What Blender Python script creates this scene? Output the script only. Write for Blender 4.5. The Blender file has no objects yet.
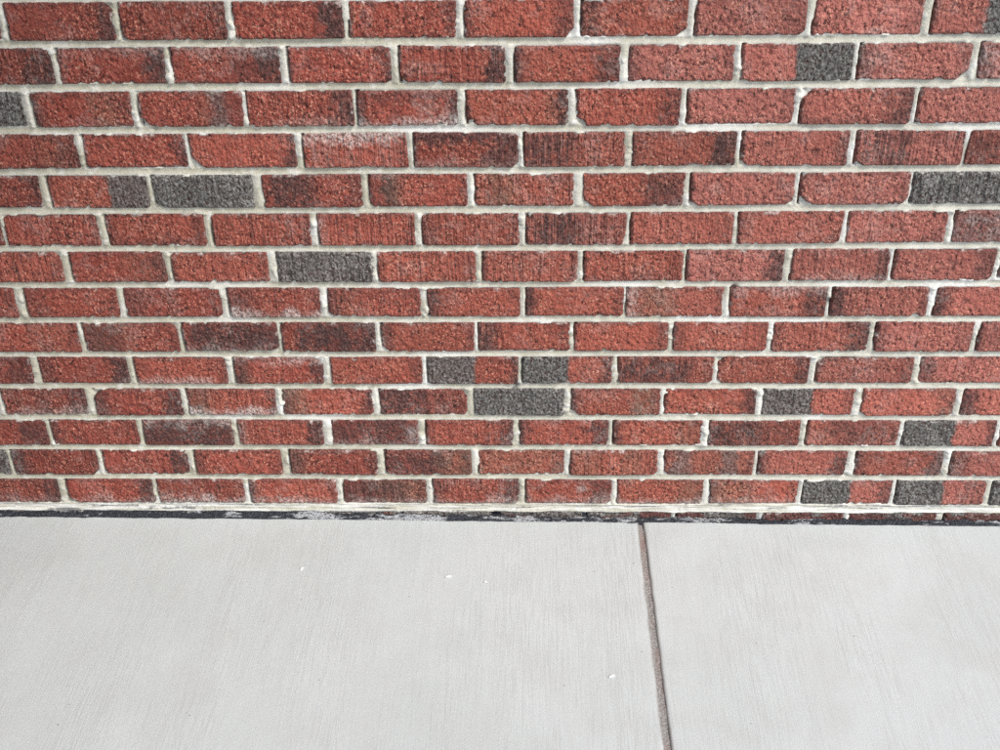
import bpy, math, random
import numpy as np
from mathutils import Matrix, Vector

# ------------------------------------------------------------------ camera, sky, sun, exposure
scene = bpy.context.scene
col = scene.collection
cam_data = bpy.data.cameras.new('camera')
cam = bpy.data.objects.new('camera', cam_data)
col.objects.link(cam)
cam_data.sensor_width = 36.0
cam_data.lens = 43.2
cam_data.clip_start = 0.05
cam_data.clip_end = 2000.0
Rm = Matrix(((0.999669, 0.000128, 0.025726), (0.021621, 0.537702, -0.842858), (-0.013941, 0.843135, 0.537521)))
cam.matrix_world = Matrix.Translation((0.0501, -2.0994, 1.7227)) @ Rm.to_4x4()
scene.camera = cam

SUN_ELEV, SUN_AZ = 52.0, 48.0        # azimuth measured from -Y (facing the wall) towards +X (right)
world = bpy.data.worlds.new('World')
scene.world = world
world.use_nodes = True
wn, wl = world.node_tree.nodes, world.node_tree.links
bg = wn['Background']
sky = wn.new('ShaderNodeTexSky')
sky.sky_type = 'NISHITA'
sky.sun_disc = False
sky.sun_elevation = math.radians(SUN_ELEV)
sun_dir = Vector((math.sin(math.radians(SUN_AZ)) * math.cos(math.radians(SUN_ELEV)),
                  -math.cos(math.radians(SUN_AZ)) * math.cos(math.radians(SUN_ELEV)),
                  math.sin(math.radians(SUN_ELEV))))
sky.sun_rotation = math.atan2(sun_dir.x, sun_dir.y)
sky.air_density = 1.0
sky.dust_density = 2.0
sky.ozone_density = 1.0
wl.new(sky.outputs[0], bg.inputs[0])
bg.inputs[1].default_value = 0.13

sd = bpy.data.lights.new('sun', 'SUN')
sd.energy = 1.5
sd.angle = math.radians(18.0)
sd.color = (1.0, 0.988, 0.93)
sun = bpy.data.objects.new('sun', sd)
col.objects.link(sun)
sun.rotation_euler = (-sun_dir).to_track_quat('-Z', 'Y').to_euler()

scene.view_settings.view_transform = 'Standard'
scene.view_settings.look = 'None'
scene.view_settings.gamma = 1.0
scene.view_settings.exposure = 1.0
scene.view_settings.use_curve_mapping = False
scene.cycles.use_denoising = False
scene.cycles.max_bounces = 4
scene.cycles.diffuse_bounces = 3

rng = np.random.default_rng(7)

# ------------------------------------------------------------------ numpy noise
def _hash(ix, iy, seed):
    h = (ix.astype(np.int64) * 374761393 + iy.astype(np.int64) * 668265263 + seed * 2147483647 + 1013904223) & 0xFFFFFFFF
    h = ((h ^ (h >> 13)) * 1274126177) & 0xFFFFFFFF
    h = ((h ^ (h >> 16)) * 2246822519) & 0xFFFFFFFF
    return ((h ^ (h >> 15)) & 0xFFFFFF) / float(0xFFFFFF)

def vnoise(x, y, seed=0):
    """smooth value noise, -1..1"""
    x, y = np.broadcast_arrays(np.asarray(x, float), np.asarray(y, float))
    ix, iy = np.floor(x), np.floor(y)
    fx, fy = x - ix, y - iy
    ix, iy = ix.astype(np.int64), iy.astype(np.int64)
    ux, uy = fx * fx * fx * (fx * (fx * 6 - 15) + 10), fy * fy * fy * (fy * (fy * 6 - 15) + 10)
    a, b = _hash(ix, iy, seed), _hash(ix + 1, iy, seed)
    c, d = _hash(ix, iy + 1, seed), _hash(ix + 1, iy + 1, seed)
    return ((a + (b - a) * ux) * (1 - uy) + (c + (d - c) * ux) * uy) * 2 - 1

def fbm(x, y, oct=3, seed=0, gain=0.5):
    s, a, n = 0.0, 1.0, 0.0
    for o in range(oct):
        s = s + a * vnoise(x * (2.03 ** o) + 17.3 * o, y * (2.03 ** o) - 9.1 * o, seed + 31 * o)
        n += a
        a *= gain
    return s / n

def sstep(e0, e1, x):
    t = np.clip((x - e0) / (e1 - e0), 0, 1)
    return t * t * (3 - 2 * t)

# ------------------------------------------------------------------ mesh helpers
def mesh_np(name, verts, quads, attrs=None, smooth=True, mat=None):
    me = bpy.data.meshes.new(name)
    nv, nq = len(verts), len(quads)
    me.vertices.add(nv)
    me.vertices.foreach_set('co', np.asarray(verts, np.float32).ravel())
    me.loops.add(nq * 4)
    me.loops.foreach_set('vertex_index', np.asarray(quads, np.int32).ravel())
    me.polygons.add(nq)
    me.polygons.foreach_set('loop_start', np.arange(0, nq * 4, 4, dtype=np.int32))
    me.polygons.foreach_set('use_smooth', np.full(nq, smooth, bool))
    for k, v in (attrs or {}).items():
        v = np.asarray(v, np.float32)
        if v.ndim == 2:
            a = me.attributes.new(k, 'FLOAT_COLOR', 'POINT')
            a.data.foreach_set('color', v.ravel())
        else:
            a = me.attributes.new(k, 'FLOAT', 'POINT')
            a.data.foreach_set('value', v.ravel())
    me.update(calc_edges=True)
    if mat:
        me.materials.append(mat)
    return me

def grid_quads(nx, ny, flip=False):
    """vertex index = j*nx+i"""
    i, j = np.meshgrid(np.arange(nx - 1), np.arange(ny - 1))
    a = (j * nx + i).ravel()
    q = np.stack([a, a + 1, a + nx + 1, a + nx], -1)
    return q[:, ::-1] if flip else q

def link(name, me, parent=None, loc=(0, 0, 0), **props):
    o = bpy.data.objects.new(name, me)
    col.objects.link(o)
    o.location = loc
    if parent is not None:
        o.parent = parent
    for k, v in props.items():
        o[k] = v
    return o

# ------------------------------------------------------------------ materials
class NT:
    def __init__(self, name):
        self.m = bpy.data.materials.new(name)
        self.m.use_nodes = True
        self.t = self.m.node_tree
        self.n, self.l = self.t.nodes, self.t.links
        self.bsdf = self.n['Principled BSDF']
        self.pos = self.n.new('ShaderNodeNewGeometry').outputs['Position']
    def _in(self, sock, v):
        if hasattr(v, 'is_output') or isinstance(v, bpy.types.NodeSocket):
            self.l.new(v, sock)
        elif isinstance(v, (tuple, list)):
            sock.default_value = (*v, 1.0) if len(v) == 3 and sock.type == 'RGBA' else v
        else:
            sock.default_value = v
    def attr(self, name, out='Color'):
        a = self.n.new('ShaderNodeAttribute')
        a.attribute_name = name
        return a.outputs[out]
    def sep(self, c):
        s = self.n.new('ShaderNodeSeparateColor')
        self._in(s.inputs[0], c)
        return s.outputs
    def math(self, op, a, b=0.0, clamp=False):
        m = self.n.new('ShaderNodeMath')
        m.operation = op
        m.use_clamp = clamp
        self._in(m.inputs[0], a)
        self._in(m.inputs[1], b)
        return m.outputs[0]
    def scale(self, v, s):
        m = self.n.new('ShaderNodeVectorMath')
        m.operation = 'MULTIPLY'
        self._in(m.inputs[0], v)
        m.inputs[1].default_value = s
        return m.outputs[0]
    def noise(self, vec, scale, detail=2.0, rough=0.5, dist=0.0):
        n = self.n.new('ShaderNodeTexNoise')
        self._in(n.inputs['Vector'], vec)
        n.inputs['Scale'].default_value = scale
        n.inputs['Detail'].default_value = detail
        n.inputs['Roughness'].default_value = rough
        n.inputs['Distortion'].default_value = dist
        return n.outputs['Fac']
    def vor(self, vec, scale, feat='F1'):
        n = self.n.new('ShaderNodeTexVoronoi')
        n.feature = feat
        self._in(n.inputs['Vector'], vec)
        n.inputs['Scale'].default_value = scale
        return n.outputs
    def ramp(self, fac, lo, hi, a=0.0, b=1.0):
        r = self.n.new('ShaderNodeMapRange')
        r.interpolation_type = 'SMOOTHSTEP'
        self._in(r.inputs['Value'], fac)
        r.inputs['From Min'].default_value = lo
        r.inputs['From Max'].default_value = hi
        r.inputs['To Min'].default_value = a
        r.inputs['To Max'].default_value = b
        return r.outputs['Result']
    def mix(self, fac, a, b, mode='MIX'):
        x = self.n.new('ShaderNodeMix')
        x.data_type = 'RGBA'
        x.blend_type = mode
        self._in(x.inputs['Factor'], fac)
        self._in(x.inputs['A'], a) if False else self._in(x.inputs[6], a)
        self._in(x.inputs[7], b)
        return x.outputs[2]
    def colramp(self, fac, stops):
        r = self.n.new('ShaderNodeValToRGB')
        self._in(r.inputs[0], fac)
        e = r.color_ramp.elements
        while len(e) > 1:
            e.remove(e[-1])
        e[0].position, e[0].color = stops[0][0], (*stops[0][1], 1)
        for p, c in stops[1:]:
            k = e.new(p)
            k.color = (*c, 1)
        return r.outputs[0]
    def bump(self, h, strength, dist, normal=None):
        b = self.n.new('ShaderNodeBump')
        b.inputs['Strength'].default_value = strength
        b.inputs['Distance'].default_value = dist
        self._in(b.inputs['Height'], h)
        if normal is not None:
            self.l.new(normal, b.inputs['Normal'])
        return b.outputs[0]
    def out(self, color, rough=0.85, normal=None, spec=0.3):
        self._in(self.bsdf.inputs['Base Color'], color)
        self._in(self.bsdf.inputs['Roughness'], rough)
        self.bsdf.inputs['Specular IOR Level'].default_value = spec
        if normal is not None:
            self.l.new(normal, self.bsdf.inputs['Normal'])
        return self.m

def brick_material():
    t = NT('brick_clay')
    m = t.sep(t.attr('mask'))
    char, smoke_shade, tan = m[0], m[1], m[2]
    white = t.attr('mask', 'Alpha')
    hue = t.attr('hue', 'Fac')
    tone = t.attr('tone', 'Fac')
    stria = t.attr('stria', 'Fac')
    base = t.colramp(hue, [(0.0, (0.215, 0.055, 0.039)), (0.33, (0.286, 0.065, 0.045)),
                           (0.66, (0.366, 0.098, 0.065)), (1.0, (0.412, 0.146, 0.118))])
    base = t.mix(1.0, base, tone, 'MULTIPLY')
    big = t.noise(t.pos, 28.0, 3.0, 0.55)
    base = t.mix(t.ramp(big, 0.35, 0.68, 0.0, 0.50), base, t.mix(1.0, base, (0.72, 0.62, 0.60), 'MULTIPLY'))
    g1 = t.noise(t.scale(t.pos, (1.0, 1.0, 0.75)), 190.0, 2.0, 0.62)
    g2 = t.noise(t.scale(t.pos, (1.0, 1.0, 0.8)), 250.0, 2.0, 0.55)
    g3 = t.noise(t.scale(t.pos, (1.0, 1.0, 0.6)), 95.0, 3.0, 0.6)
    g4 = t.noise(t.scale(t.pos, (1.0, 1.0, 0.7)), 120.0, 2.0, 0.65, 0.4)
    # how sandy the face is here: some faces are smooth, some coarse
    coarse = t.ramp(t.noise(t.pos, 13.0, 3.0, 0.6), 0.36, 0.60, 0.25, 1.0)
    # tan and smoke flashing from the kiln, with painted left-edge shade, then charcoal patches
    c = t.mix(t.math('MULTIPLY', tan, t.ramp(g1, 0.30, 0.60, 0.45, 1.0)), base, (0.165, 0.108, 0.074))
    c = t.mix(t.math('MULTIPLY', smoke_shade, t.ramp(g1, 0.28, 0.70, 1.0, 0.72)), c, (0.050, 0.034, 0.032))
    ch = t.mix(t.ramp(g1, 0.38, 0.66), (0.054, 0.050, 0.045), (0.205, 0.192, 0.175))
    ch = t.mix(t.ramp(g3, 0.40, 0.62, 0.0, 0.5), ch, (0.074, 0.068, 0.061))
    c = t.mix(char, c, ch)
    dk = t.math('MAXIMUM', char, smoke_shade)
    drag = t.noise(t.scale(t.pos, (1.0, 0.2, 0.030)), 230.0, 2.0, 0.65)
    c = t.mix(t.math('MULTIPLY', t.ramp(drag, 0.47, 0.36, 0.0, 0.85), stria), c, t.mix(char, (0.065, 0.028, 0.026), (0.022, 0.021, 0.020)))
    c = t.mix(t.math('MULTIPLY', t.ramp(drag, 0.56, 0.68, 0.0, 0.45), stria), c, t.mix(char, (0.60, 0.27, 0.21), (0.26, 0.25, 0.235)))
    # sand grains and pits
    gr = t.math('MULTIPLY', t.ramp(g2, 0.53, 0.66, 0.0, 0.70), coarse)
    c = t.mix(gr, c, t.mix(char, t.mix(smoke_shade, (0.64, 0.30, 0.205), (0.27, 0.15, 0.125)), (0.33, 0.31, 0.28)))
    c = t.mix(t.ramp(g3, 0.55, 0.72, 0.0, 0.25), c, t.mix(dk, (0.58, 0.24, 0.17), (0.20, 0.14, 0.12)))
    pit = t.math('MULTIPLY', t.ramp(g1, 0.46, 0.34, 0.0, 0.90), coarse)
    pit = t.math('MAXIMUM', pit, t.ramp(g4, 0.405, 0.31, 0.0, 0.88))
    c = t.mix(pit, c, (0.045, 0.017, 0.014))
    # lime haze
    c = t.mix(t.math('MULTIPLY', white, t.ramp(g1, 0.34, 0.62, 0.15, 1.0)), c, (0.60, 0.56, 0.51))
    h = t.math('ADD', t.math('MULTIPLY', g1, 0.9), t.math('MULTIPLY', g2, 0.45))
    h = t.math('ADD', h, t.math('MULTIPLY', g4, 0.9))
    h = t.math('ADD', h, t.math('MULTIPLY', t.math('MULTIPLY', drag, stria), 1.3))
    n = t.bump(h, 1.0, 0.0042)
    return t.out(c, 0.82, n, 0.25)

def mortar_material():
    t = NT('mortar')
    m = t.sep(t.attr('mask'))
    white, grime = m[0], m[1]
    g1 = t.noise(t.pos, 260.0, 4.0, 0.65)
    b = t.noise(t.pos, 40.0, 3.0, 0.6)
    c = t.mix(t.ramp(b, 0.3, 0.7), (0.435, 0.406, 0.308), (0.540, 0.508, 0.402))
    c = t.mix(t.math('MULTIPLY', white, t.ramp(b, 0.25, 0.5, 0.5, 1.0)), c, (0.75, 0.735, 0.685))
    c = t.mix(t.ramp(g1, 0.42, 0.28, 0.0, 0.45), c, (0.20, 0.18, 0.15))
    c = t.mix(grime, c, t.mix(t.ramp(g1, 0.35, 0.65), (0.012, 0.013, 0.018), (0.06, 0.062, 0.072)))
    n = t.bump(g1, 0.8, 0.0016)
    return t.out(c, 0.9, n, 0.2)

def concrete_material():
    t = NT('broomed_concrete')
    big = t.noise(t.pos, 1.9, 4.0, 0.55)
    mid = t.noise(t.pos, 9.0, 4.0, 0.6)
    broom = t.noise(t.scale(t.pos, (1.0, 0.045, 1.0)), 250.0, 3.0, 0.65, 0.04)
    broom2 = t.noise(t.scale(t.pos, (1.0, 0.012, 1.0)), 60.0, 2.0, 0.6)
    fine = t.noise(t.pos, 380.0, 3.0, 0.6)
    c = t.mix(t.ramp(big, 0.3, 0.7), (0.452, 0.480, 0.468), (0.498, 0.523, 0.514))
    c = t.mix(t.ramp(mid, 0.40, 0.72, 0.0, 0.38), c, (0.438, 0.448, 0.428))
    blot = t.noise(t.pos, 4.2, 5.0, 0.62, 0.6)
    c = t.mix(t.ramp(blot, 0.52, 0.68, 0.0, 0.16), c, (0.400, 0.405, 0.390))
    c = t.mix(t.ramp(blot, 0.40, 0.30, 0.0, 0.16), c, (0.600, 0.615, 0.605))
    stroke = t.ramp(t.noise(t.scale(t.pos, (1.0, 0.25, 1.0)), 6.0, 3.0, 0.6), 0.34, 0.66, 0.15, 1.0)
    c = t.mix(t.math('MULTIPLY', t.ramp(broom, 0.54, 0.38, 0.0, 0.24), stroke), c, (0.34, 0.34, 0.325))
    c = t.mix(t.ramp(fine, 0.40, 0.26, 0.0, 0.30), c, (0.28, 0.27, 0.25))
    pits = t.vor(t.pos, 26.0)
    sp = t.math('MULTIPLY', t.ramp(pits[0], 0.055, 0.03), t.ramp(t.sep(pits[1])[0], 0.72, 0.74))
    c = t.mix(t.math('MULTIPLY', sp, 0.7), c, (0.16, 0.14, 0.12))
    dirt = t.attr('dirt', 'Fac')
    c = t.mix(t.math('MULTIPLY', dirt, t.ramp(fine, 0.3, 0.65, 0.5, 1.0)), c, (0.17, 0.145, 0.125))
    h = t.math('ADD', t.math('MULTIPLY', t.math('MULTIPLY', broom, 1.1), stroke), t.math('MULTIPLY', fine, 0.55))
    h = t.math('ADD', h, t.math('MULTIPLY', broom2, 0.3))
    n = t.bump(h, 0.85, 0.0011)
    return t.out(c, 0.8, n, 0.25)

def sealant_material():
    t = NT('bitumen_filler')
    w = t.attr('white', 'Fac')
    g = t.noise(t.pos, 300.0, 4.0, 0.7)
    c = t.mix(t.ramp(g, 0.40, 0.72), (0.006, 0.007, 0.010), (0.075, 0.080, 0.096))
    c = t.mix(t.math('MULTIPLY', w, t.ramp(g, 0.35, 0.55)), c, (0.40, 0.405, 0.41))
    return t.out(c, 0.7, t.bump(g, 1.0, 0.003), 0.35)

def groove_material():
    t = NT('groove_dirt')
    g = t.noise(t.pos, 240.0, 4.0, 0.7)
    b = t.noise(t.scale(t.pos, (1, 0.4, 1)), 22.0, 3.0, 0.6)
    c = t.mix(t.ramp(g, 0.32, 0.66), (0.150, 0.142, 0.132), (0.370, 0.355, 0.335))
    c = t.mix(t.ramp(b, 0.44, 0.66, 0.0, 0.65), c, (0.27, 0.175, 0.155))
    return t.out(c, 0.9, t.bump(g, 1.0, 0.002), 0.15)

def chip_material():
    t = NT('white_chip')
    g = t.noise(t.pos, 400.0, 2.0, 0.5)
    return t.out(t.mix(t.ramp(g, 0.3, 0.7), (0.64, 0.64, 0.62), (0.76, 0.76, 0.74)), 0.6, None, 0.3)

def ground_material():
    t = NT('asphalt')
    g = t.noise(t.pos, 60.0, 4.0, 0.7)
    return t.out(t.mix(t.ramp(g, 0.3, 0.7), (0.04, 0.04, 0.04), (0.075, 0.073, 0.07)), 0.9, t.bump(g, 0.6, 0.01), 0.2)

M_BRICK, M_MORTAR, M_CONC = brick_material(), mortar_material(), concrete_material()
M_SEAL, M_GROOVE, M_CHIP, M_GROUND = sealant_material(), groove_material(), chip_material(), ground_material()

# ------------------------------------------------------------------ the courses (millimetres on the wall face)
BED_X = np.array([-1117.0, -7.0, 1058.0])
BEDS = [[1162, 1161, 1161], [1081.9, 1080.2, 1080.1], [1002.2, 999.8, 999.2], [920.5, 918.4, 918.1], [837.2, 837.2, 836.9],
        [757.3, 756.6, 759.3], [676.6, 675.3, 678.6], [595.3, 595.2, 595.4], [513.9, 515.4, 514.8], [432.8, 433.8, 432.6],
        [354.0, 354.8, 355.0], [274.5, 275.2, 274.0], [194.7, 196.2, 194.7], [114.2, 116.6, 115.4], [31.0, 34.0, 31.0]]
BEDC = [np.polyfit(BED_X, b, 2) for b in BEDS]
def bed_z(k, x):
    """centre height of the bed above course k (k = 0 is the top course of the photograph)"""
    if k < 0:
        return 1161.0 - k * 80.6 + 0 * np.asarray(x, float)
    if k >= len(BEDC):
        return 31.0 - (k - len(BEDC) + 1) * 80.6 + 0 * np.asarray(x, float)
    xx = np.clip(x, -1300, 1300)
    return np.polyval(BEDC[k], xx)

ROWS = [
 [(-874,-686),(-672,-486),(-471,-280),(-268,-81),(-65,124),(139,323),(339,528),(543,729),(748,936)],
 [(-1000,-812),(-799,-607),(-593,-400),(-382,-201),(-183,4),(23,208),(224,410),(425,620),(632,825),(843,1030)],
 [(-1068,-881),(-863,-682),(-667,-477),(-468,-275),(-265,-84),(-66,117),(134,320),(336,527),(540,737),(750,940)],
 [(-989,-800),(-785,-594),(-584,-389),(-372,-180),(-165,26),(39,223),(239,428),(441,634),(650,844),(853,1042)],
 [(-1072,-888),(-868,-681),(-667,-478),(-458,-272),(-256,-71),(-54,130),(150,338),(353,546),(557,759),(766,955)],
 [(-1168,-983),(-973,-791),(-773,-583),(-566,-377),(-360,-175),(-158,27),(43,232),(244,437),(449,644),(657,843),(858,1046)],
 [(-1066,-880),(-859,-674),(-658,-469),(-448,-262),(-249,-60),(-43,140),(156,347),(357,543),(560,747),(758,950),(964,1152)],
 [(-1178,-991),(-968,-783),(-767,-574),(-556,-373),(-357,-172),(-156,28),(42,234),(242,432),(448,636),(649,836),(852,1040)],
 [(-1066,-879),(-866,-675),(-661,-469),(-458,-268),(-253,-66),(-55,129),(140,328),(340,528),(540,732),(747,938),(954,1142)],
 [(-1180,-995),(-976,-792),(-774,-585),(-566,-382),(-364,-176),(-163,22),(34,217),(232,425),(436,622),(640,834),(850,1040)],
 [(-1073,-895),(-876,-692),(-677,-490),(-474,-285),(-268,-85),(-68,119),(136,321),(333,521),(536,724),(743,934),(952,1140)],
 [(-1184,-997),(-985,-800),(-785,-594),(-578,-397),(-376,-192),(-173,11),(27,215),(228,415),(432,622),(639,831),(842,1033),(1047,1236)],
 [(-1290,-1101),(-1089,-903),(-888,-702),(-684,-497),(-475,-286),(-266,-80),(-63,122),(137,324),(341,533),(544,731),(752,938),(958,1146)],
 [(-1193,-1006),(-984,-793),(-780,-589),(-573,-381),(-365,-181),(-165,23),(41,227),(242,429),(444,636),(650,840),(853,1044),(1061,1250)],
 [(-1253,-1064),(-1050,-860),(-846,-658),(-643,-455),(-440,-250),(-235,-40),(-20,165),(178,362),(376,552),(568,744),(758,950),(971,1160)],
]
N_ROWS = len(ROWS)

# how each brick looks: hue (0 brown, .33 red, .66 orange red, 1 pinkish red) then patches
#   K charcoal, S kiln smoke, T tan, W lime haze : (u0, u1, strength);   v : drag lines;   chips : corner letters + size
SPEC = {  # hues run paler and pinker to the right, painting in the brighter light
 (0,0): 'h.1 S.9,1,.6', (0,1): 'h.4 cBL12 S.93,1,.5', (0,2): 'h.35 S.84,1,.9', (0,3): 'h.4 S.93,1,.4',
 (0,4): 'h.5 S.88,1,.5 S0,.05,.6', (0,5): 'h.7 S0,.14,.6 cBR14', (0,6): 'h.95 S.93,1,.2', (0,7): 'W.5,.8,.15 h.95 W.6,.7,.25 S.92,1,.3', (0,8): 'h.9 K.47,1.2,1',
 (1,0): 'h.1 S.78,1,.7', (1,1): 'x.25 h.3 S.88,1,.7', (1,2): 'x.3 h.35 S.55,.9,.5 S.82,1,.7', (1,3): 'h.3 S.94,1,.6', (1,4): 'h.4 cBL14 S.88,1,.8',
 (1,5): 'h.6 S.84,1,.6 S0,.06,.6', (1,6): 'h.95 S0,.06,.6', (1,7): 'h.9 K.48,1.2,1', (1,8): 'W.05,.3,.2 h.95 S0,.09,.5 cBR16', (1,9): 'h1 S0,.12,.5 W0,.3,.3',
 (2,0): 'h.3 K0,1.2,1 v.7', (2,1): 'h.35 T.6,.86,.6 S0,.06,.7', (2,2): 'h.25 cBL20 K.68,.84,.65 S.84,1,.3 T.6,.7,.4', (2,3): 'w.2 h.4 S.86,1,.6',
 (2,4): 'w.6 W.55,.9,.2 h.25 S0,.06,.8 S.95,1,.6 T.6,.9,.25 t.5', (2,5): 'h.65 cBL16 T.8,.92,.4 S.93,1,.8', (2,6): 'h.5 cBL18 S.86,1,.55', (2,7): 'h.95 S.9,1,.25',
 (2,8): 'h.85 cTL16 S.84,1,.6 b.5', (2,9): 'h.95 cBL10',
 (3,0): 'h.2 S.88,1,.5 T.6,.9,.3', (3,1): 'h.4 S.92,1,.6', (3,2): 'h.5 cBL22 S.94,1,.6', (3,3): 'x.7 W.1,.3,.15 h.5 v.8 W.4,.85,.14 cTL8', (3,4): 'w.2 h.4 t1 S.68,1,.75 cBR12 cTR8 v.3',
 (3,5): 'h.7 S0,.55,.75 S.5,1,.25 v1', (3,6): 'h.7 S.8,1,.8 S0,.04,.5', (3,7): 'h.85 cBL14 S.93,1,.5', (3,8): 'h.9 S.08,.55,.7 S.6,1,.25 v1', (3,9): 'h.7 S0,1,.62 v.6',
 (4,0): 'h.2 S.92,1,.5', (4,1): 'h.6 K.61,1.2,.92 v.3', (4,2): 'h.2 K-.2,1.2,1 W.75,1,.2', (4,3): 'h.4 S.05,.55,.85 S.92,1,.4', (4,4): 'h.45 T.12,.32,1 S.12,.3,.5 S0,.08,.5',
 (4,5): 'W.4,.9,.12 h.6 T.12,.42,.75', (4,6): 'h.6 cBL16 S.58,1,.7', (4,7): 'h.9 v.5 cBL16 cBR12', (4,8): 'h.95 cTL16 cBL18 v.3', (4,9): 'h1 K-.2,1.2,1 v.9 W0,1,.14',
 (5,0): 'h.3', (5,1): 'h.45 v.7 S.5,.56,.3', (5,2): 'h.5 b.6 S0,.05,.5', (5,3): 'W.8,.95,.2 h.5 v.8 W.82,.95,.2 S.93,1,.4', (5,4): 'h.5 v.8 W0,.1,.3', (5,5): 'h.55 v.7 S0,.1,.4',
 (5,6): 'h.8 v1 S.1,.55,.9 S.55,1,.4 cTL12', (5,7): 'h.75 v.6', (5,8): 'h.8 S0,.05,.4 v.2 cBR8', (5,9): 'h.9 v.5', (5,10): 'h1 S0,1,.66 W0,1,.24',
 (6,0): 'h.55 v.9', (6,1): 'h.25 S.9,1,.5 T.6,1,.3', (6,2): 'h.55 v.5', (6,3): 'W.2,.8,.1 h.3 K-.2,1.2,.95 v.8 W0,1,.08', (6,4): 'h.65 v.7', (6,5): 'h.7 v.6', (6,6): 'h.6 b.5',
 (6,7): 'h.95 S.86,1,.65 S.2,.6,.15', (6,8): 'w.3 h.85 S.9,1,.55', (6,9): 'h.9 S.84,1,.45', (6,10): 'h.9 S0,.06,.7 cBL12',
 (7,0): 'h.4', (7,1): 'h.45 S0,.22,.4', (7,2): 'h.25 S0,.2,.4 S.45,.55,.3', (7,3): 'w.7 h.4 S0,.32,.5 W0,.2,.12', (7,4): 'h.45 S0,.1,.6 T.1,.35,.3 t.4', (7,5): 'h.6 S0,.09,.7 S.1,.3,.2',
 (7,6): 'h.65 S0,.06,.8', (7,7): 'h.75 T.08,.5,.7 W0,.14,.4 cTL8', (7,8): 'x.3 h.7 S.84,1,.65 cTL10', (7,9): 'h.85 S0,.12,.75', (7,10): 'h.85 S0,.09,.8',
 (8,0): 'h.4 T.5,.9,.2', (8,1): 'h.4 S0,.4,.6 T.1,.5,.4', (8,2): 'w.3 h.2 S.08,1,.95', (8,3): 'h.4 S.16,.84,.98 S.8,1,.85 cTL12', (8,4): 'h.6 S0,.1,.5 W0,.05,.3', (8,5): 'h.55 S0,.16,.7',
 (8,6): 'h.6 S.92,1,.4', (8,7): 'h.7 S0,.07,.5 S.9,1,.35', (8,8): 'h.75 S.8,1,.65 S0,.05,.5', (8,9): 'h.9 S0,.06,.5 S.9,1,.25', (8,10): 'h.9',
 (9,0): 'h.15 S.78,1,.5', (9,1): 'h.2 S.86,1,.7 S0,.12,.5', (9,2): 'w.4 h.5 S.94,1,.4', (9,3): 'x.4 h.3 S0,.13,.6 T0,.16,.5 S.9,1,.6 cTR18', (9,4): 'h.6 S.9,1,.4', (9,5): 'h.55 K-.2,.53,.93 S.94,1,.7',
 (9,6): 'h.7 K-.2,.52,1 S.94,1,.6', (9,7): 'h.6 S0,.8,.85 cBR8', (9,8): 'h.7 S.9,1,.6 cTL14 cBL10', (9,9): 'h.85 cTL14', (9,10): 'h.9 S0,.12,.6',
 (10,0): 'w.4 h.1 S.84,1,.6 S.4,.55,.3', (10,1): 'h.35 cTL16 S0,.12,.7 S.88,1,.7', (10,2): 'w.8 h.5 T0,.25,.9 S0,.2,.3 S.95,1,.5', (10,3): 'h.55 T0,.28,.9 S0,.08,.5 S.95,1,.6', (10,4): 'h.5 S0,.58,.95 S.58,1,.55 cTR16',
 (10,5): 'h.2 K-.2,1.2,1', (10,6): 'h.65 T.7,.96,.8 S0,.06,.7 cBL14', (10,7): 'h.65 S.9,1,.6', (10,8): 'h.75 K-.2,.55,.96 S.92,1,.3', (10,9): 'h.75 T.78,1,.6 S.92,1,.4 cBR8', (10,10): 'h.8 S0,.11,.85',
 (11,0): 'h.2 S.68,1,.7', (11,1): 'h.3 S0,.08,.5', (11,2): 'x.4 h.2 S0,1,.82 S.55,.85,.9', (11,3): 'h.45 S0,.06,.5 W0,.1,.4 S.9,1,.8', (11,4): 'w.3 h.3 S0,1,.75 S.45,.92,.85 W.85,1,.3',
 (11,5): 'h.5 S.84,1,.6 W.82,1,.25', (11,6): 'h.5 S0,.07,.7 S.84,1,.7', (11,7): 'h.65 T.7,.95,.5 S0,.05,.7', (11,8): 'h.6 S0,.62,.92 S.6,1,.55', (11,9): 'h.75 S.2,.9,.6', (11,10): 'h.85 K-.2,.55,1 S.94,1,.6 cBL8', (11,11): 'h.7',
 (12,0): 'h.2 K.4,1.2,.95', (12,1): 'W0,.1,.3 h.25 S0,.14,.75', (12,2): 'h.35 S.87,1,.7', (12,3): 'h.45 S0,.08,.5', (12,4): 'h.35 S0,.12,.5 T0,.16,.6 S.93,1,.5', (12,5): 'h.3 S0,.7,.75 T.55,1,.8', (12,6): 'h.6 T0,1,.45',
 (12,7): 'h.65 T0,.35,.65 T.6,.85,.55', (12,8): 'h.7 K.08,.28,.6 K.64,.82,.6 T0,1,.25', (12,9): 'h.8 S0,.05,.7 S.88,1,.6 cTL12', (12,10): 'h.75 S.84,1,.65 S0,.06,.6', (12,11): 'h.9 S0,.14,.5',
 (13,0): 'w.3 h.2 S.88,1,.6', (13,1): 'w.4 h.35 S.87,1,.7 cBL16 cTL10', (13,2): 'w.6 W.15,.5,.2 h.4 W.2,.42,.18 b.3', (13,3): 'w.6 h.5 S0,.07,.6 W0,.06,.4', (13,4): 'w.4 h.3 S0,.75,.7 T.4,1,.7', (13,5): 'w.4 h.45 S0,.06,.7 S.87,1,.7',
 (13,6): 'w.4 W.6,.75,.3 h.5 S.72,1,.7', (13,7): 'w.5 h.65 T.7,1,.6', (13,8): 'w.3 h.6 T0,.5,.65 S0,.06,.6', (13,9): 'h.85 K-.2,.54,1 S.86,1,.5', (13,10): 'h.9 K-.2,.52,1 S.72,1,.5', (13,11): 'h.8 K-.2,.5,1',
}

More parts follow.
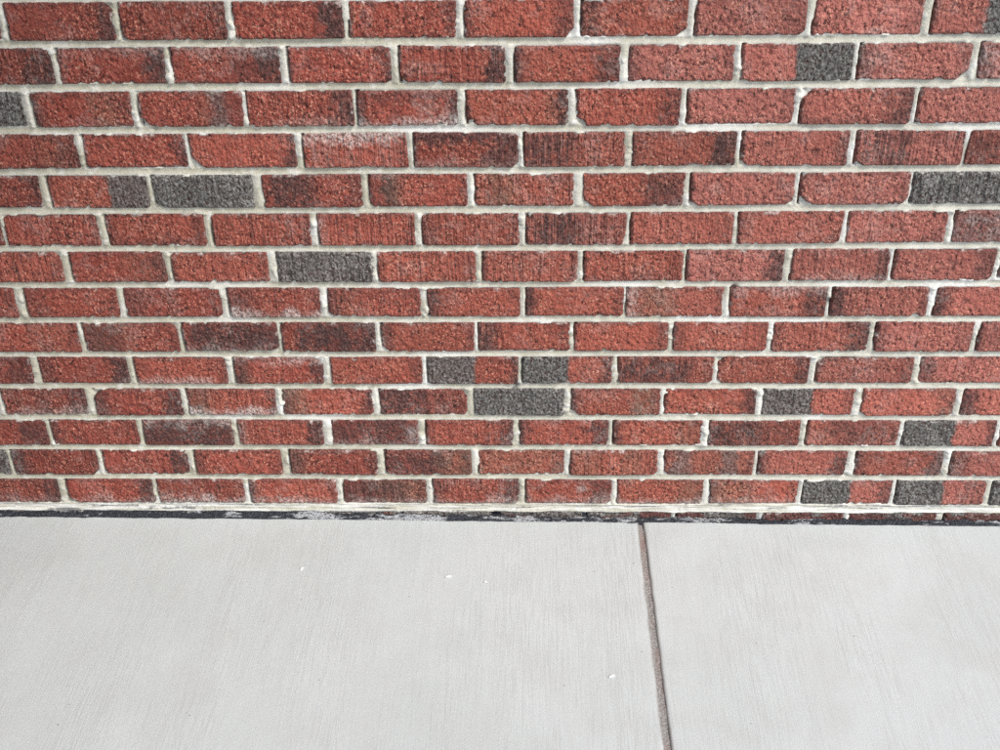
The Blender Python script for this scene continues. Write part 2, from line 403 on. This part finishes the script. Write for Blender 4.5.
def parse(spec):
    d = dict(h=None, patches=[], v=0.12, t=0.0, b=0.0, w=0.0, x=0.0, chips=[])
    for tok in (spec or '').split():
        k, r = tok[0], tok[1:]
        if k in 'hvtbwx':
            d[k] = float(r)
        elif k in 'KSTW':
            d['patches'].append((k, *map(float, r.split(','))))
        elif k == 'c':
            d['chips'].append((r[:2], float(r[2:]) * 0.001))
    return d

Y_BED = 0.0070        # half the thickness of a bed joint

def brick_rect(r, i):
    xl, xr = ROWS[r][i]
    return xl, xr

# ------------------------------------------------------------------ the brick wall: one thing, bricks and mortar its parts
wall = bpy.data.objects.new('brick_wall', None)
col.objects.link(wall)
wall['label'] = 'red brick wall with charcoal flashed bricks and pale mortar above the concrete'
wall['category'] = 'wall'

def make_brick(r, i, xl, xr, spec, cell=2.0, bottom_course=False):
    """closed brick; its face is a height field with arrises, chips, drag lines and pits. Origin at the centre of the face."""
    seed = (r + 40) * 101 + (i + 40) * 7
    rg = np.random.default_rng(seed)
    d = parse(spec)
    if d['v'] < .2 and rg.random() < .4:
        d['v'] = 0.30 + 0.3 * rg.random()
    xc = (xl + xr) / 2
    zt = float(bed_z(r, xc)) - 6.9
    zb = float(bed_z(r + 1, xc)) + 6.9
    if r == 13:
        zb = 43.5
    if r == 14:
        zt = 20.0
    zt += rg.normal(0, 0.7); zb += rg.normal(0, 0.7)
    xl, xr = xl - 1.2, xr + 0.9
    w, h = (xr - xl) / 1000, (zt - zb) / 1000
    rot = rg.normal(0, 0.0035)
    mg = 0.0012
    nx = max(8, int(round(w * 1000 / cell))) + 1
    nz = max(5, int(round(h * 1000 / cell))) + 1
    s = np.linspace(-mg, w + mg, nx)
    t = np.linspace(-mg, h + mg, nz)
    S, T = np.meshgrid(s, t)
    wx, wz = S + xl / 1000, T + zb / 1000
    # distance inside the worn outline
    sl_l, sl_r = rg.normal(0, 0.0012, 2)
    f = T / h - 0.5
    wob = lambda q, sd, a: a * fbm(q * 55, 0 * q + sd * 3.7, 3, seed + sd)
    dl = S - np.abs(wob(T, 1, .0016)) - sl_l * f
    dr = w - S - np.abs(wob(T, 2, .0016)) + sl_r * f
    db = T - np.abs(wob(S, 3, .0014))
    dt = h - T - np.abs(wob(S, 4, .0014))
    D = np.minimum(np.minimum(dl, dr), np.minimum(db, dt))
    # slightly rounded corners
    rc = 0.002 + 0.004 * rg.random()
    for a, b in ((dl, db), (dl, dt), (dr, db), (dr, dt)):
        k = np.maximum(rc - a, 0) ** 2 + np.maximum(rc - b, 0) ** 2
        D = np.where((a < rc) & (b < rc), np.minimum(D, rc - np.sqrt(k)), D)
    chips = list(d['chips'])
    if rg.random() < 0.40:
        chips.append((['TL', 'TR', 'BL', 'BR'][rg.integers(4)], 0.004 + 0.009 * rg.random() ** 2))
    for cn, size in chips:
        a = S if 'L' in cn else w - S
        b = h - T if 'T' in cn else T
        ax, bz = size * (0.9 + .5 * rg.random()), size * (0.8 + .5 * rg.random())
        cd = ((a / ax + b / bz) - 1) * 0.7 * min(ax, bz) + 0.0022 * fbm(wx * 120, wz * 120, 2, seed + 9)
        D = np.minimum(D, cd)
    # bitten edge: small nicks
    nick = fbm(wx * 95, wz * 95, 2, seed + 5)
    D = D - 0.0042 * np.clip(nick - 0.26, 0, 1) * 2
    rr = 0.0022
    q = np.clip(D / rr, 0, 1)
    H = -rr * (1 - np.sqrt(np.clip(1 - (1 - q) ** 2, 0, 1)))
    H = np.where(D < 0, -rr + D * 3.0, H)
    H = np.maximum(H, -0.013)
    # face relief
    inside = sstep(-0.001, 0.004, D)
    lines = fbm(wx * 330, wz * 14, 2, seed + 21)
    H = H + inside * (0.0007 * fbm(wx * 34, wz * 34, 3, seed + 11)
                      + 0.0011 * fbm(wx * 105, wz * 85, 2, seed + 15) + 0.0014 * fbm(wx * 170, wz * 150, 2, seed + 12)
                      + 0.0008 * vnoise(wx * 330, wz * 300, seed + 13)
                      + (0.0009 * d['v']) * lines)
    # a few dents
    dent = fbm(wx * 70, wz * 70, 2, seed + 14)
    H = H - inside * 0.0022 * np.clip(dent - 0.45, 0, 1) * 2
    off = rg.normal(0, 0.0009)
    tilt = rg.normal(0, 0.004)
    H = H + off + tilt * (S - w / 2)
    # colour masks
    U, V = S / w, T / h
    big = fbm(wx * 45, wz * 45, 3, seed + 31)
    fine = fbm(wx * 165, wz * 165, 2, seed + 32)
    fringe = 0.06 * big + 0.045 * fine + 0.03 * d['v'] * lines
    m = {k: np.zeros_like(S) for k in 'KSTW'}
    def band(u0, u1, soft):
        lo = -9 if u0 <= 0.001 else u0
        hi = 9 if u1 >= 0.999 else u1
        fr = fringe * (0.45 if soft < .03 else 1.0)
        return sstep(lo - soft, lo + soft, U + fr) * (1 - sstep(hi - soft, hi + soft, U + fr))
    for k, u0, u1, st in d['patches']:
        if k == 'S' and u1 - u0 < .22:
            st = min(1.0, st * 1.3)
            u0, u1 = (u0, u1 + .02) if u0 < .02 else (u0 - .025, u1)
        soft = {'K': 0.022, 'S': 0.09 if (u1 - u0) > .2 else 0.05, 'T': 0.09, 'W': 0.06}[k]
        if k == 'K' and u0 > .02 and u1 < .98:
            soft = 0.06
        bm = band(u0, u1, soft) * st
        if k == 'S' and u1 - u0 < .27:           # burnt ends fade in towards the arris
            fr = fringe * 1.3
            if u0 < .02:
                bm = st * 1.15 * (1 - sstep(u1 - .045, u1 + .085, U + fr)) * (0.80 + .25 * (1 - sstep(0, .05, U)))
            elif u1 > .97:
                bm = st * 1.15 * sstep(u0 - .095, u0 + .045, U + fr) * (0.80 + .25 * sstep(.93, 1, U))
        if k == 'S':
            bm = bm * np.clip(1.05 + 0.5 * big + 0.6 * fine + (1.1 * d['v'] * lines if d['v'] > .3 else 0), 0, 1.15)
            edge = np.minimum(V, 1 - V)
            if u1 - u0 > .6:
                bm = bm * (0.75 + 0.25 * sstep(0.0, 0.35, edge + .25 * big))
        if k == 'T':
            bm = bm * np.clip(0.8 + 0.7 * big + 0.4 * fine, 0, 1)
        if k == 'W':
            bm = bm * np.clip(0.5 + 1.2 * big + 0.6 * fine, 0, 1.3)
        m[k] = np.maximum(m[k], np.clip(bm, 0, 1))
    # kiln-darkened rims, left edge darker as painted joint shadow, and the two long edges
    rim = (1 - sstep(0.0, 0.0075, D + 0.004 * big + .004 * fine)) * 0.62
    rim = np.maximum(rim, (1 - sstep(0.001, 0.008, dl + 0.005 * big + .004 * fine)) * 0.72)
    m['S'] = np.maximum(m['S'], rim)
    if d['t']:
        m['S'] = np.maximum(m['S'], d['t'] * .9 * sstep(0.58, 0.86, V + .25 * fine + .1 * big))
    if d['b']:
        m['S'] = np.maximum(m['S'], d['b'] * .9 * (1 - sstep(0.08, 0.30, V + .15 * fine + .1 * big)))
    if not any(p[0] == 'S' and p[2] > .95 for p in d['patches']):
        m['S'] = np.maximum(m['S'], band(0.90, 1, .05) * .5 * np.clip(.8 + .8 * big + .6 * fine, 0, 1))
    m['S'] = np.maximum(m['S'], 0.42 * sstep(0.28, 0.62, big) * (0.6 + .4 * rg.random()))
    if d['v'] > .3:
        m['S'] = np.maximum(m['S'], d['v'] * 0.42 * sstep(0.28, 0.6, lines))
    # lime smears that the mason left near the joints
    sm = (1 - sstep(0.0005, 0.0065, D)) * sstep(0.30, 0.6, fbm(wx * 60, wz * 60, 3, seed + 41)) * 0.6
    m['W'] = np.maximum(m['W'], sm)
    hz = fbm(wx * 30, wz * 30, 3, seed + 43)
    if d['w']:
        m['W'] = np.maximum(m['W'], d['w'] * (1 - sstep(0.05, 0.42, V - .25 * hz + .1 * fine)) * np.clip(.7 + .8 * hz + .5 * fine, 0, 1))
    if d['x']:
        m['W'] = np.maximum(m['W'], d['x'] * sstep(0.58, 0.95, V + .25 * hz + .1 * fine) * np.clip(.7 + .8 * hz + .5 * fine, 0, 1))
    m['W'] = np.maximum(m['W'], 0.12 * sstep(0.15, 0.6, hz + .4 * fine))
    hue = d['h'] if d['h'] is not None else float(np.clip(0.35 + 0.45 * (xc / 1000) + rg.normal(0, .1), 0, 1))  # default hue also climbs to the right with the painted light
    if bottom_course:
        # bitumen splashed along the foot: thick on the left, thin on the right
        cov = sstep(0.35, 0.65, 0.62 - 0.42 * wx + 0.9 * fbm(wx * 22, wz * 60, 3, 77))
        m['S'] = np.maximum(m['S'], 0.86 + 0 * S)
        m['K'] = np.maximum(m['K'], cov * .96)
        hue = 0.15
    tone = float(np.clip(rg.normal(0.98, 0.10), 0.78, 1.16))
    # vertices
    H3 = -H
    cx, cz = w / 2, h / 2
    front = np.stack([S - cx, H3, T - cz], -1).reshape(-1, 3)
    cr, sr = math.cos(rot), math.sin(rot)
    front[:, 0], front[:, 2] = front[:, 0] * cr - front[:, 2] * sr, front[:, 0] * sr + front[:, 2] * cr
    quads = [grid_quads(nx, nz)]
    b = np.arange(nx)
    loop = np.concatenate([b, nx * (np.arange(1, nz)) + nx - 1, (nz - 1) * nx + b[::-1][1:], nx * np.arange(nz - 2, 0, -1)])
    back = front[loop].copy()
    back[:, 1] = 0.085
    n0 = len(front)
    L = len(loop)
    k = np.arange(L)
    k2 = (k + 1) % L
    quads.append(np.stack([loop[k2], loop[k], n0 + k, n0 + k2], -1))
    # back face: strips between the bottom and the top edge of the rim, plus what is left
    bi = n0 + np.arange(nx)
    ti = n0 + (nx - 1) + (nz - 1) + np.arange(nx)[::-1]
    quads.append(np.stack([bi[1:], bi[:-1], ti[:-1], ti[1:]], -1))
    verts = np.concatenate([front, back])
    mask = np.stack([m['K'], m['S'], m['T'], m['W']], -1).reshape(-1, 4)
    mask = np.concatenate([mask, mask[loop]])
    hu = np.full(len(verts), hue)
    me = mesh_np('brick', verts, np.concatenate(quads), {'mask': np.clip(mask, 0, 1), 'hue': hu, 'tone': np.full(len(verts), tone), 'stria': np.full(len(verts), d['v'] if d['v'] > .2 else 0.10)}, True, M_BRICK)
    return link('brick', me, wall, ((xl + xr) / 2000, 0.0, (zb + zt) / 2000))

RECTS = []
def rect_of(r, xl, xr):
    xc = (xl + xr) / 2
    zt, zb = float(bed_z(r, xc)) - 6.9, float(bed_z(r + 1, xc)) + 6.9
    if r == 13:
        zb = 43.5
    if r == 14:
        zt = 20.0
    RECTS.append((xl / 1000 - .0012, xr / 1000 + .0009, zb / 1000, zt / 1000))

for r, row in enumerate(ROWS):
    for i, (xl, xr) in enumerate(row):
        make_brick(r, i, xl, xr, SPEC.get((r, i)), 2.0, r == 14)
        rect_of(r, xl, xr)

# courses and bricks just beyond the picture, plainer
def extend(r, x0, direction, n):
    out, x = [], x0
    for _ in range(n):
        x2 = x + direction * 188
        out.append((min(x, x2), max(x, x2)))
        x = x2 + direction * 15
    return out
EXTRA = []
for r, row in enumerate(ROWS):
    for (xl, xr) in extend(r, row[0][0] - 15, -1, 1) + extend(r, row[-1][1] + 15, 1, 1):
        EXTRA.append((r, xl, xr))
for r in (-1, -2, -3):
    sh = ROWS[0][0][0] + (0 if r == -2 else 101)
    for (xl, xr) in extend(r, sh - 203, 1, 11):
        EXTRA.append((r, xl, xr))
for n, (r, xl, xr) in enumerate(EXTRA):
    rg = np.random.default_rng(n + 900)
    sp = rg.choice(['', 'S.86,1,.6', 'S0,.1,.6', 'K-.2,.5,1', 'T.1,.4,.6', 'S0,.6,.7', 'v.7'], p=[.3, .2, .15, .08, .1, .07, .1])
    make_brick(r, 60 + n, xl, xr, str(sp), 6.0, r == 14)
    rect_of(r, xl, xr)

# ------------------------------------------------------------------ mortar: one relief sheet between the bricks
def make_mortar():
    x0, x1, z0, z1 = -1.42, 1.42, -0.075, 1.41
    dx, dz = 0.0025, 0.002
    xs, zs = np.arange(x0, x1, dx), np.arange(z0, z1, dz)
    X, Z = np.meshgrid(xs, zs)
    sd = np.full(X.shape, 1.0)
    horiz = np.zeros(X.shape)     # signed height offset within a bed joint
    gap_r = np.full(X.shape, 1.0)     # distance to the brick on the right within a head joint
    for a, b, c, d in RECTS:
        i0, i1 = np.searchsorted(xs, (a - .03, b + .03))
        j0, j1 = np.searchsorted(zs, (c - .03, d + .03))
        if i1 <= i0 or j1 <= j0:
            continue
        xx, zz = X[j0:j1, i0:i1], Z[j0:j1, i0:i1]
        qx = np.maximum(a - xx, xx - b)
        qz = np.maximum(c - zz, zz - d)
        dd = np.where((qx > 0) & (qz > 0), np.hypot(np.maximum(qx, 0), np.maximum(qz, 0)), np.maximum(qx, qz))
        gr = gap_r[j0:j1, i0:i1]
        ok = (qz < 0.001) & (a - xx > -0.004) & (a - xx < gr)
        gr[ok] = (a - xx)[ok]
        cur = sd[j0:j1, i0:i1]
        better = dd < cur
        cur[better] = dd[better]
    # is this point in a bed (between courses) or a head joint?
    bed = np.zeros(X.shape, bool)
    tpos = np.zeros(X.shape)      # -1 bottom .. 1 top of the bed joint
    for k in range(-3, 16):
        zc = bed_z(k, xs * 1000) / 1000
        half = 0.0069
        if k == 14:
            zc, half = zc * 0 + 0.0318, 0.0118
        q = (Z - zc[None, :]) / half
        inb = np.abs(q) <= 1.0
        bed |= inb
        tpos = np.where(inb, q, tpos)
    big = fbm(X * 9, Z * 22, 3, 501)
    mid = fbm(X * 55, Z * 55, 3, 502)
    fine = fbm(X * 210, Z * 210, 2, 503)
    jn = fbm(X * 4.7, Z * 13.1, 2, 504)
    # bed: tooled hollow, deeper above; head: fuller bead
    Hb = -0.0026 - 0.0022 * np.clip(1 - (tpos - 0.25) ** 2 / 1.2, 0, 1) + 0.0010 * np.clip(-tpos - 0.45, 0, 1)
    dn = np.clip(sd / 0.007, 0, 1)
    Hh = -0.0048 + 0.0034 * np.sqrt(dn) + 0.0020 * jn
    H = np.where(bed, Hb, Hh)
    # soften the junction of beads and beds
    for _ in range(2):
        H[1:-1, 1:-1] = (H[1:-1, 1:-1] * 2 + H[:-2, 1:-1] + H[2:, 1:-1] + H[1:-1, :-2] + H[1:-1, 2:]) / 6
    H = H - 0.012 * (1 - sstep(0.0012, 0.0036, gap_r + 0.0014 * mid)) * sstep(-0.30, 0.10, fbm(X * 8.3, Z * 15.7, 2, 510)) * (~bed)
    rough = np.where(bed, 0.32, 1.0)
    H = H + 0.0006 * big + rough * (0.0010 * mid + 0.0005 * fine + 0.0012 * np.clip(mid - .25, 0, 1) * 2)
    # towards and under the bricks it dives
    ins = np.clip(-sd, 0, 1)
    edge_n = fbm(X * 85, Z * 85, 2, 505)
    H = H - 0.36 * np.clip(ins - 0.0012 - 0.0016 * edge_n, 0, 1)
    # white, proud smear under the lowest full course
    ledge = (1 - sstep(0.0105, 0.0135, np.abs(Z - 0.0318 + .0012 * big)))
    shelf = 0.0045 * ledge * (0.7 + 0.5 * big) + 0.0016 * ledge * fbm(X * 30, Z * 420, 2, 506)
    H = H + shelf
    # mortar pressed over the arrises here and there
    H = H + 0.0034 * sstep(0.30, 0.6, fbm(X * 38, Z * 44, 3, 511)) * (1 - sstep(0.002, 0.009, ins)) * np.where(bed, 0.25, 1.0)
    for px, pz, pr, pd in ((0.640, 0.556, .006, .012), (0.634, 0.548, .004, .010), (0.452, 0.587, .006, .010), (0.022, 0.356, .005, .006), (-0.03, 0.012, .007, .012),
                           (0.735, 0.125, .004, .008), (-0.648, 0.925, .005, .008), (0.41, 1.09, .003, .006)):
        H = H - pd * np.exp(-((X - px) / pr) ** 2 - ((Z - pz) / pr) ** 2)
    H = np.maximum(H, -0.03)
    white = np.clip(0.08 + 0.55 * sstep(0.22, 0.6, fbm(X * 5, Z * 14, 3, 507)) + 0.45 * (~bed) * sstep(-.3, .3, jn) + 0.20 * X, 0, 1)  # whitening to the right paints in the stronger light there
    white = np.maximum(white, 0.9 * np.exp(-((X + .13) / .13) ** 2 - ((Z - .918) / .012) ** 2))
    white = np.maximum(white, bed * 0.65 * sstep(-0.5, -0.95, tpos + .3 * mid))  # lower lip of each bed painted whiter, as if lit from above
    white = np.maximum(white, sstep(0.34, 0.5, mid) * np.where(bed, .35, .7))
    white = np.maximum(white, ledge * np.clip(0.55 + .9 * fbm(X * 12, Z * 200, 3, 508), 0, 1))
    below = 1 - sstep(0.015, 0.022, Z)
    grime = below * sstep(0.3, 0.6, 0.60 - 0.33 * X + 0.9 * fbm(X * 22, Z * 60, 3, 77))
    # a thin dirty line through the smear
    grime = np.maximum(grime, ledge * 0.75 * sstep(0.22, 0.5, fbm(X * 10, Z * 300, 3, 509) + .25 * fine) * sstep(0.0, 0.5, 0.32 - X * .22 + big))
    for px, pz, pw, ph in ((0.020, 0.354, .006, .012), (0.014, 0.349, .004, .006), (-0.64, 0.921, .003, .003)):   # dirt on the mortar
        grime = np.maximum(grime, 0.75 * np.exp(-((X - px) / pw) ** 2 - ((Z - pz) / ph) ** 2) * np.clip(.7 + mid + fine, 0, 1.2))
    verts = np.stack([X, -H, Z], -1).reshape(-1, 3)
    q = grid_quads(len(xs), len(zs))
    keep = (ins < 0.014).reshape(-1)[q].any(1)
    q = q[keep]
    used = np.unique(q)
    remap = np.zeros(len(verts), np.int64)
    remap[used] = np.arange(len(used))
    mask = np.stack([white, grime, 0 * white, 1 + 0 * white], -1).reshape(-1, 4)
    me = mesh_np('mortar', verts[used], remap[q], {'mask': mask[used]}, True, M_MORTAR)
    return link('mortar', me, wall)
make_mortar()

# the rest of the wall, outside the picture: plain bricks and a mortar core in one mass, plus added light blockers
def boxes_mesh(name, boxes, mat, mask=None):
    V, Q, A = [], [], []
    base = np.array([[0, 0, 0], [1, 0, 0], [1, 1, 0], [0, 1, 0], [0, 0, 1], [1, 0, 1], [1, 1, 1], [0, 1, 1]], float)
    fq = np.array([[0, 3, 2, 1], [4, 5, 6, 7], [0, 1, 5, 4], [1, 2, 6, 5], [2, 3, 7, 6], [3, 0, 4, 7]])
    for n, (lo, hi) in enumerate(boxes):
        lo, hi = np.array(lo), np.array(hi)
        V.append(lo + base * (hi - lo))
        Q.append(fq + 8 * n)
        A.append(np.full(8, mask[n] if mask is not None else .4))
    V, Q, A = np.concatenate(V), np.concatenate(Q), np.concatenate(A)
    at = {'hue': A, 'tone': np.full(len(V), .95), 'mask': np.tile(np.array([0, .15, 0, 0.0]), (len(V), 1))} if mask is not None else {'mask': np.tile(np.array([.3, 0, 0, 1.0]), (len(V), 1))}
    return mesh_np(name, V, Q, at, False, mat)

XMIN, XMAX, ZTOP = -4.6, 5.2, 3.78
far, fm = [], []
rgf = np.random.default_rng(55)
r = 14
occupied = {}
for (a, b, c, d) in RECTS:
    occupied.setdefault(round((c + d) / 2 / 0.0806), []).append((a, b))
for r in range(14, -34, -1):
    zt, zb = float(bed_z(r, 0)) - 6.9, float(bed_z(r + 1, 0)) + 6.9
    if r == 13: zb = 43.5
    if r == 14: zt = 20
    ref = ROWS[r] if r >= 0 else None
    x = XMIN * 1000 + (0 if r % 2 else 101)
    lo = hi = None
    mine = [(xl, xr) for (rr_, xl, xr) in EXTRA if rr_ == r] + (list(ROWS[r]) if r >= 0 else [])
    if mine:
        lo, hi = min(q[0] for q in mine), max(q[1] for q in mine)
        xx = lo - 15
        while xx - 188 > XMIN * 1000:
            far.append(((( xx - 188) / 1000, -0.0, zb / 1000), (xx / 1000, .085, zt / 1000))); fm.append(float(np.clip(rgf.normal(.45, .2), 0, 1))); xx -= 203
        xx = hi + 15
        while xx + 188 < XMAX * 1000:
            far.append(((xx / 1000, -0.0, zb / 1000), ((xx + 188) / 1000, .085, zt / 1000))); fm.append(float(np.clip(rgf.normal(.45, .2), 0, 1))); xx += 203
    else:
        while x + 188 < XMAX * 1000:
            if zt / 1000 < ZTOP:
                far.append(((x / 1000, -0.0, zb / 1000), ((x + 188) / 1000, .085, zt / 1000))); fm.append(float(np.clip(rgf.normal(.45, .2), 0, 1)))
            x += 203
RX = -2.35            # unseen return wall added here to dim the light on the left
for r in range(14, -34, -1):
    zt, zb = float(bed_z(r, 0)) - 6.9, float(bed_z(r + 1, 0)) + 6.9
    y = -15 - (0 if r % 2 else 101)
    while y - 188 > -2600 and zt / 1000 < ZTOP:
        far.append(((RX - .085, (y - 188) / 1000, zb / 1000), (RX, y / 1000, zt / 1000))); fm.append(float(np.clip(rgf.normal(.45, .2), 0, 1)))
        y -= 203
link('distant_and_blocker_bricks', boxes_mesh('distant_and_blocker_bricks', far, M_BRICK, fm), wall, kind='stuff')
core = [((XMIN, 0.0042, -0.09), (-1.418, 0.09, 1.4)), ((1.416, 0.0042, -0.09), (XMAX, 0.09, 1.4)), ((XMIN, 0.0042, 1.402), (XMAX, 0.09, ZTOP)), ((XMIN, 0.09, -0.09), (XMAX, 0.20, ZTOP)),
        ((RX - 0.2, -2.62, -0.09), (RX - 0.0042, 0.0, ZTOP))]  # core of the added return wall that dims the left
# unseen soffit slab added over the left part of the wall to block light
core.append(((XMIN, -3.3, 3.78), (0.60, -0.01, 3.96)))
link('backing_and_blockers', boxes_mesh('backing_and_blockers', core, M_MORTAR), wall)

# ------------------------------------------------------------------ pavement: broomed slabs with a tooled joint
SLOPE = -0.0094
def gz(x):
    return 0.0040 + SLOPE * x
EDGE_Y = -0.0095
def edge_wobble(x):
    return 0.0040 * fbm(x * 7, 0 * x + 4.2, 3, 601) + 0.0042 * fbm(x * 48, 0 * x + 1.1, 3, 602)

pav = bpy.data.objects.new('pavement', None)
col.objects.link(pav)
pav['kind'] = 'structure'
pav['label'] = 'pale grey broom finished concrete pavement with one dark joint below the brick wall'

JX = 0.2945          # centre of the joint; it runs square to the wall
JW = 0.0055
def slab(xa, xb, ya, yb, wall_edge, fine):
    """top sheet with rounded arrises, plus sides"""
    def axis(a, b, f0, f1, step):
        core_ = list(np.arange(a + 0.02, b - 0.02 + 1e-6, step))
        lo = [a + 0.0, a + .0004, a + .0012, a + .0024, a + .0042, a + .0070, a + .011]
        return np.array(lo + core_ + [b - (q - a) for q in lo[::-1]])
    st = 0.005 if fine else 0.25
    xs = axis(xa, xb, 1, 1, st)
    ys = axis(ya, yb, 1, 1, 0.02 if fine else 0.25)
    X, Y = np.meshgrid(xs, ys)
    d = np.minimum(np.minimum(X - xa, xb - X), np.minimum(Y - ya, yb - Y))
    rr = 0.0070
    q = np.clip(d / rr, 0, 1)
    Z = gz(X) - rr * (1 - np.sqrt(np.clip(1 - (1 - q) ** 2, 0, 1))) * np.where((yb - Y) < .011, 0.35, 1.0)
    if fine:
        Z = Z + 0.0012 * fbm(X * 3, Y * 3, 3, 610) + 0.0003 * fbm(X * 45, Y * 12, 2, 611)
    jd = np.minimum(np.abs(X - xa), np.abs(X - xb))
    Xw = X + np.where(jd < .02, 0.0011 * fbm(Y * 25, 0 * Y + 3.3, 3, 612 + (1 if xa > 0 else 0)), 0)
    Yw = Y + np.where((yb - Y) < .03, edge_wobble(X), 0) * (1 if wall_edge else 0)
    dirt = 0.75 * (1 - sstep(0.001, 0.0065, jd + 0.002 * fbm(X * 80, Y * 30, 2, 613)))
    n = X.size
    nx, ny = len(xs), len(ys)
    top = np.stack([Xw, Yw, Z], -1).reshape(-1, 3)
    b = np.arange(nx)
    loop = np.concatenate([b, nx * np.arange(1, ny) + nx - 1, (ny - 1) * nx + b[::-1][1:], nx * np.arange(ny - 2, 0, -1)])
    low = top[loop].copy()
    low[:, 2] = -0.11
    L = len(loop)
    k = np.arange(L); k2 = (k + 1) % L
    quads = np.concatenate([grid_quads(nx, ny), np.stack([loop[k2], loop[k], n + k, n + k2], -1)])
    di = np.concatenate([dirt.ravel(), np.full(L, .8)])
    me = mesh_np('slab', np.concatenate([top, low]), quads, {'dirt': di}, True, M_CONC)
    return link('slab', me, pav)

PITCH = 1.524
slab(JX - PITCH + JW, JX - JW, -1.52, EDGE_Y, True, True)
slab(JX + JW, JX + PITCH - JW, -1.52, EDGE_Y, True, True)
for k in (-3, -2, 1, 2):
    slab(JX + k * PITCH + JW, JX + (k + 1) * PITCH - JW, -1.52, EDGE_Y, True, False)
for k in range(-3, 3):
    slab(JX + k * PITCH + JW, JX + (k + 1) * PITCH - JW, -3.04, -1.536, False, False)

# packed dirt and old sealant in the joints
def groove(xc, ya, yb):
    xs = np.linspace(xc - JW - .004, xc + JW + .004, 11)
    ys = np.arange(ya, yb, 0.006)
    X, Y = np.meshgrid(xs, ys)
    Z = gz(X) - 0.0038 + 0.0016 * fbm(X * 90, Y * 45, 3, 620) - 0.0012 * (1 - ((X - xc) / (JW + .004)) ** 2)
    me = mesh_np('joint_filler', np.stack([X, Y, Z], -1).reshape(-1, 3), grid_quads(len(xs), len(ys)), None, True, M_GROOVE)
    link('joint_filler', me, pav)
groove(JX, -1.52, EDGE_Y + .004)

# ------------------------------------------------------------------ bitumen filler between wall and slab
def filler():
    xs = np.arange(-1.45, 1.45, 0.0022)
    ts = np.linspace(0, 1, 9)
    X, T = np.meshgrid(xs, ts)
    # how far it climbs the brick
    cover = sstep(0.2, -0.9, X + .25 * fbm(X * 3, 0 * X, 2, 631))
    top = np.minimum(0.0205 - gz(X), 0.0015 + 0.010 * cover + 0.0035 * (1 + fbm(X * 16, 0 * X + 2, 3, 632)))
    rag = 0.0042 * fbm(X * 55, T * 4, 3, 633) + 0.0022 * fbm(X * 200, T * 12, 2, 634)
    yb = EDGE_Y - 0.0075
    Y = -0.0030 + (yb + 0.0030) * T
    Z = gz(X) + top * (1 - T) ** 1.3 - 0.0004 - .0045 * sstep(.62, .9, T) + rag * (1 - T * .4)
    Y = Y + rag * .5
    white = sstep(0.10, 0.36, .7 * fbm(X * 9, 0 * X + 7, 3, 635) + .95 * fbm(X * 26, T * 6, 4, 636) - .22 + .35 * np.exp(-((X + .3) / .35) ** 2) + .3 * np.exp(-((X - .36) / .12) ** 2) - .16 * sstep(-.5, -.7, X))
    # back edge tucked behind the brick faces
    back = np.stack([xs, 0 * xs + 0.012, gz(xs) + top[0] - .002], -1)
    verts = np.concatenate([back, np.stack([X, Y, Z], -1).reshape(-1, 3)])
    w = np.concatenate([white[0], white.ravel()])
    me = mesh_np('filler_strip', verts, grid_quads(len(xs), 10, True), {'white': w}, True, M_SEAL)
    return link('filler_strip', me, None, label='ragged black bitumen filler strip along the foot of the brick wall', category='filler strip')
filler()

# ------------------------------------------------------------------ ground beyond the pavement
def ground():
    me = mesh_np('ground', [(-400, -800, -.13), (400, -800, -.13), (400, 0.2, -.13), (-400, 0.2, -.13)], [(0, 1, 2, 3)], None, False, M_GROUND)
    link('ground', me, None, kind='structure')
ground()

# ------------------------------------------------------------------ small white chips lying on the slabs
def chip(x, y, lx, ly, ang, label):
    n = 9
    rg = np.random.default_rng(int(abs(x) * 1e4))
    a = np.linspace(0, 2 * math.pi, n, endpoint=False)
    rad = 0.8 + 0.4 * rg.random(n)
    ring = np.stack([np.cos(a) * rad * lx, np.sin(a) * rad * ly], -1)
    c, s = math.cos(ang), math.sin(ang)
    ring = ring @ np.array([[c, s], [-s, c]])
    V = [(*p, -0.0008) for p in ring] + [(*(p * .85), 0.0016) for p in ring] + [(0, 0, 0.0024)]
    bm_faces = [(i, (i + 1) % n, n + (i + 1) % n, n + i) for i in range(n)] + [(n + i, n + (i + 1) % n, 2 * n) for i in range(n)]
    me = bpy.data.meshes.new('mortar_chip')
    me.from_pydata(V, [], bm_faces)
    me.materials.append(M_CHIP)
    link('mortar_chip', me, None, (x, y, gz(x) + .0012), label=label, category='chip')

chip(-0.1237, -0.1982, .0068, .0026, 0.35, 'larger of two white chips on the left slab near the wall')
chip(-0.0451, -0.2138, .0042, .0022, -0.3, 'smaller of two white chips on the left slab near the wall')
chip(0.2049, -0.4723, .0066, .0027, 0.5, 'white chip on the concrete just left of the dark joint')
chip(-0.4370, -0.1783, .0022, .0058, -0.3, 'thin white chip on the concrete farthest left of all chips')
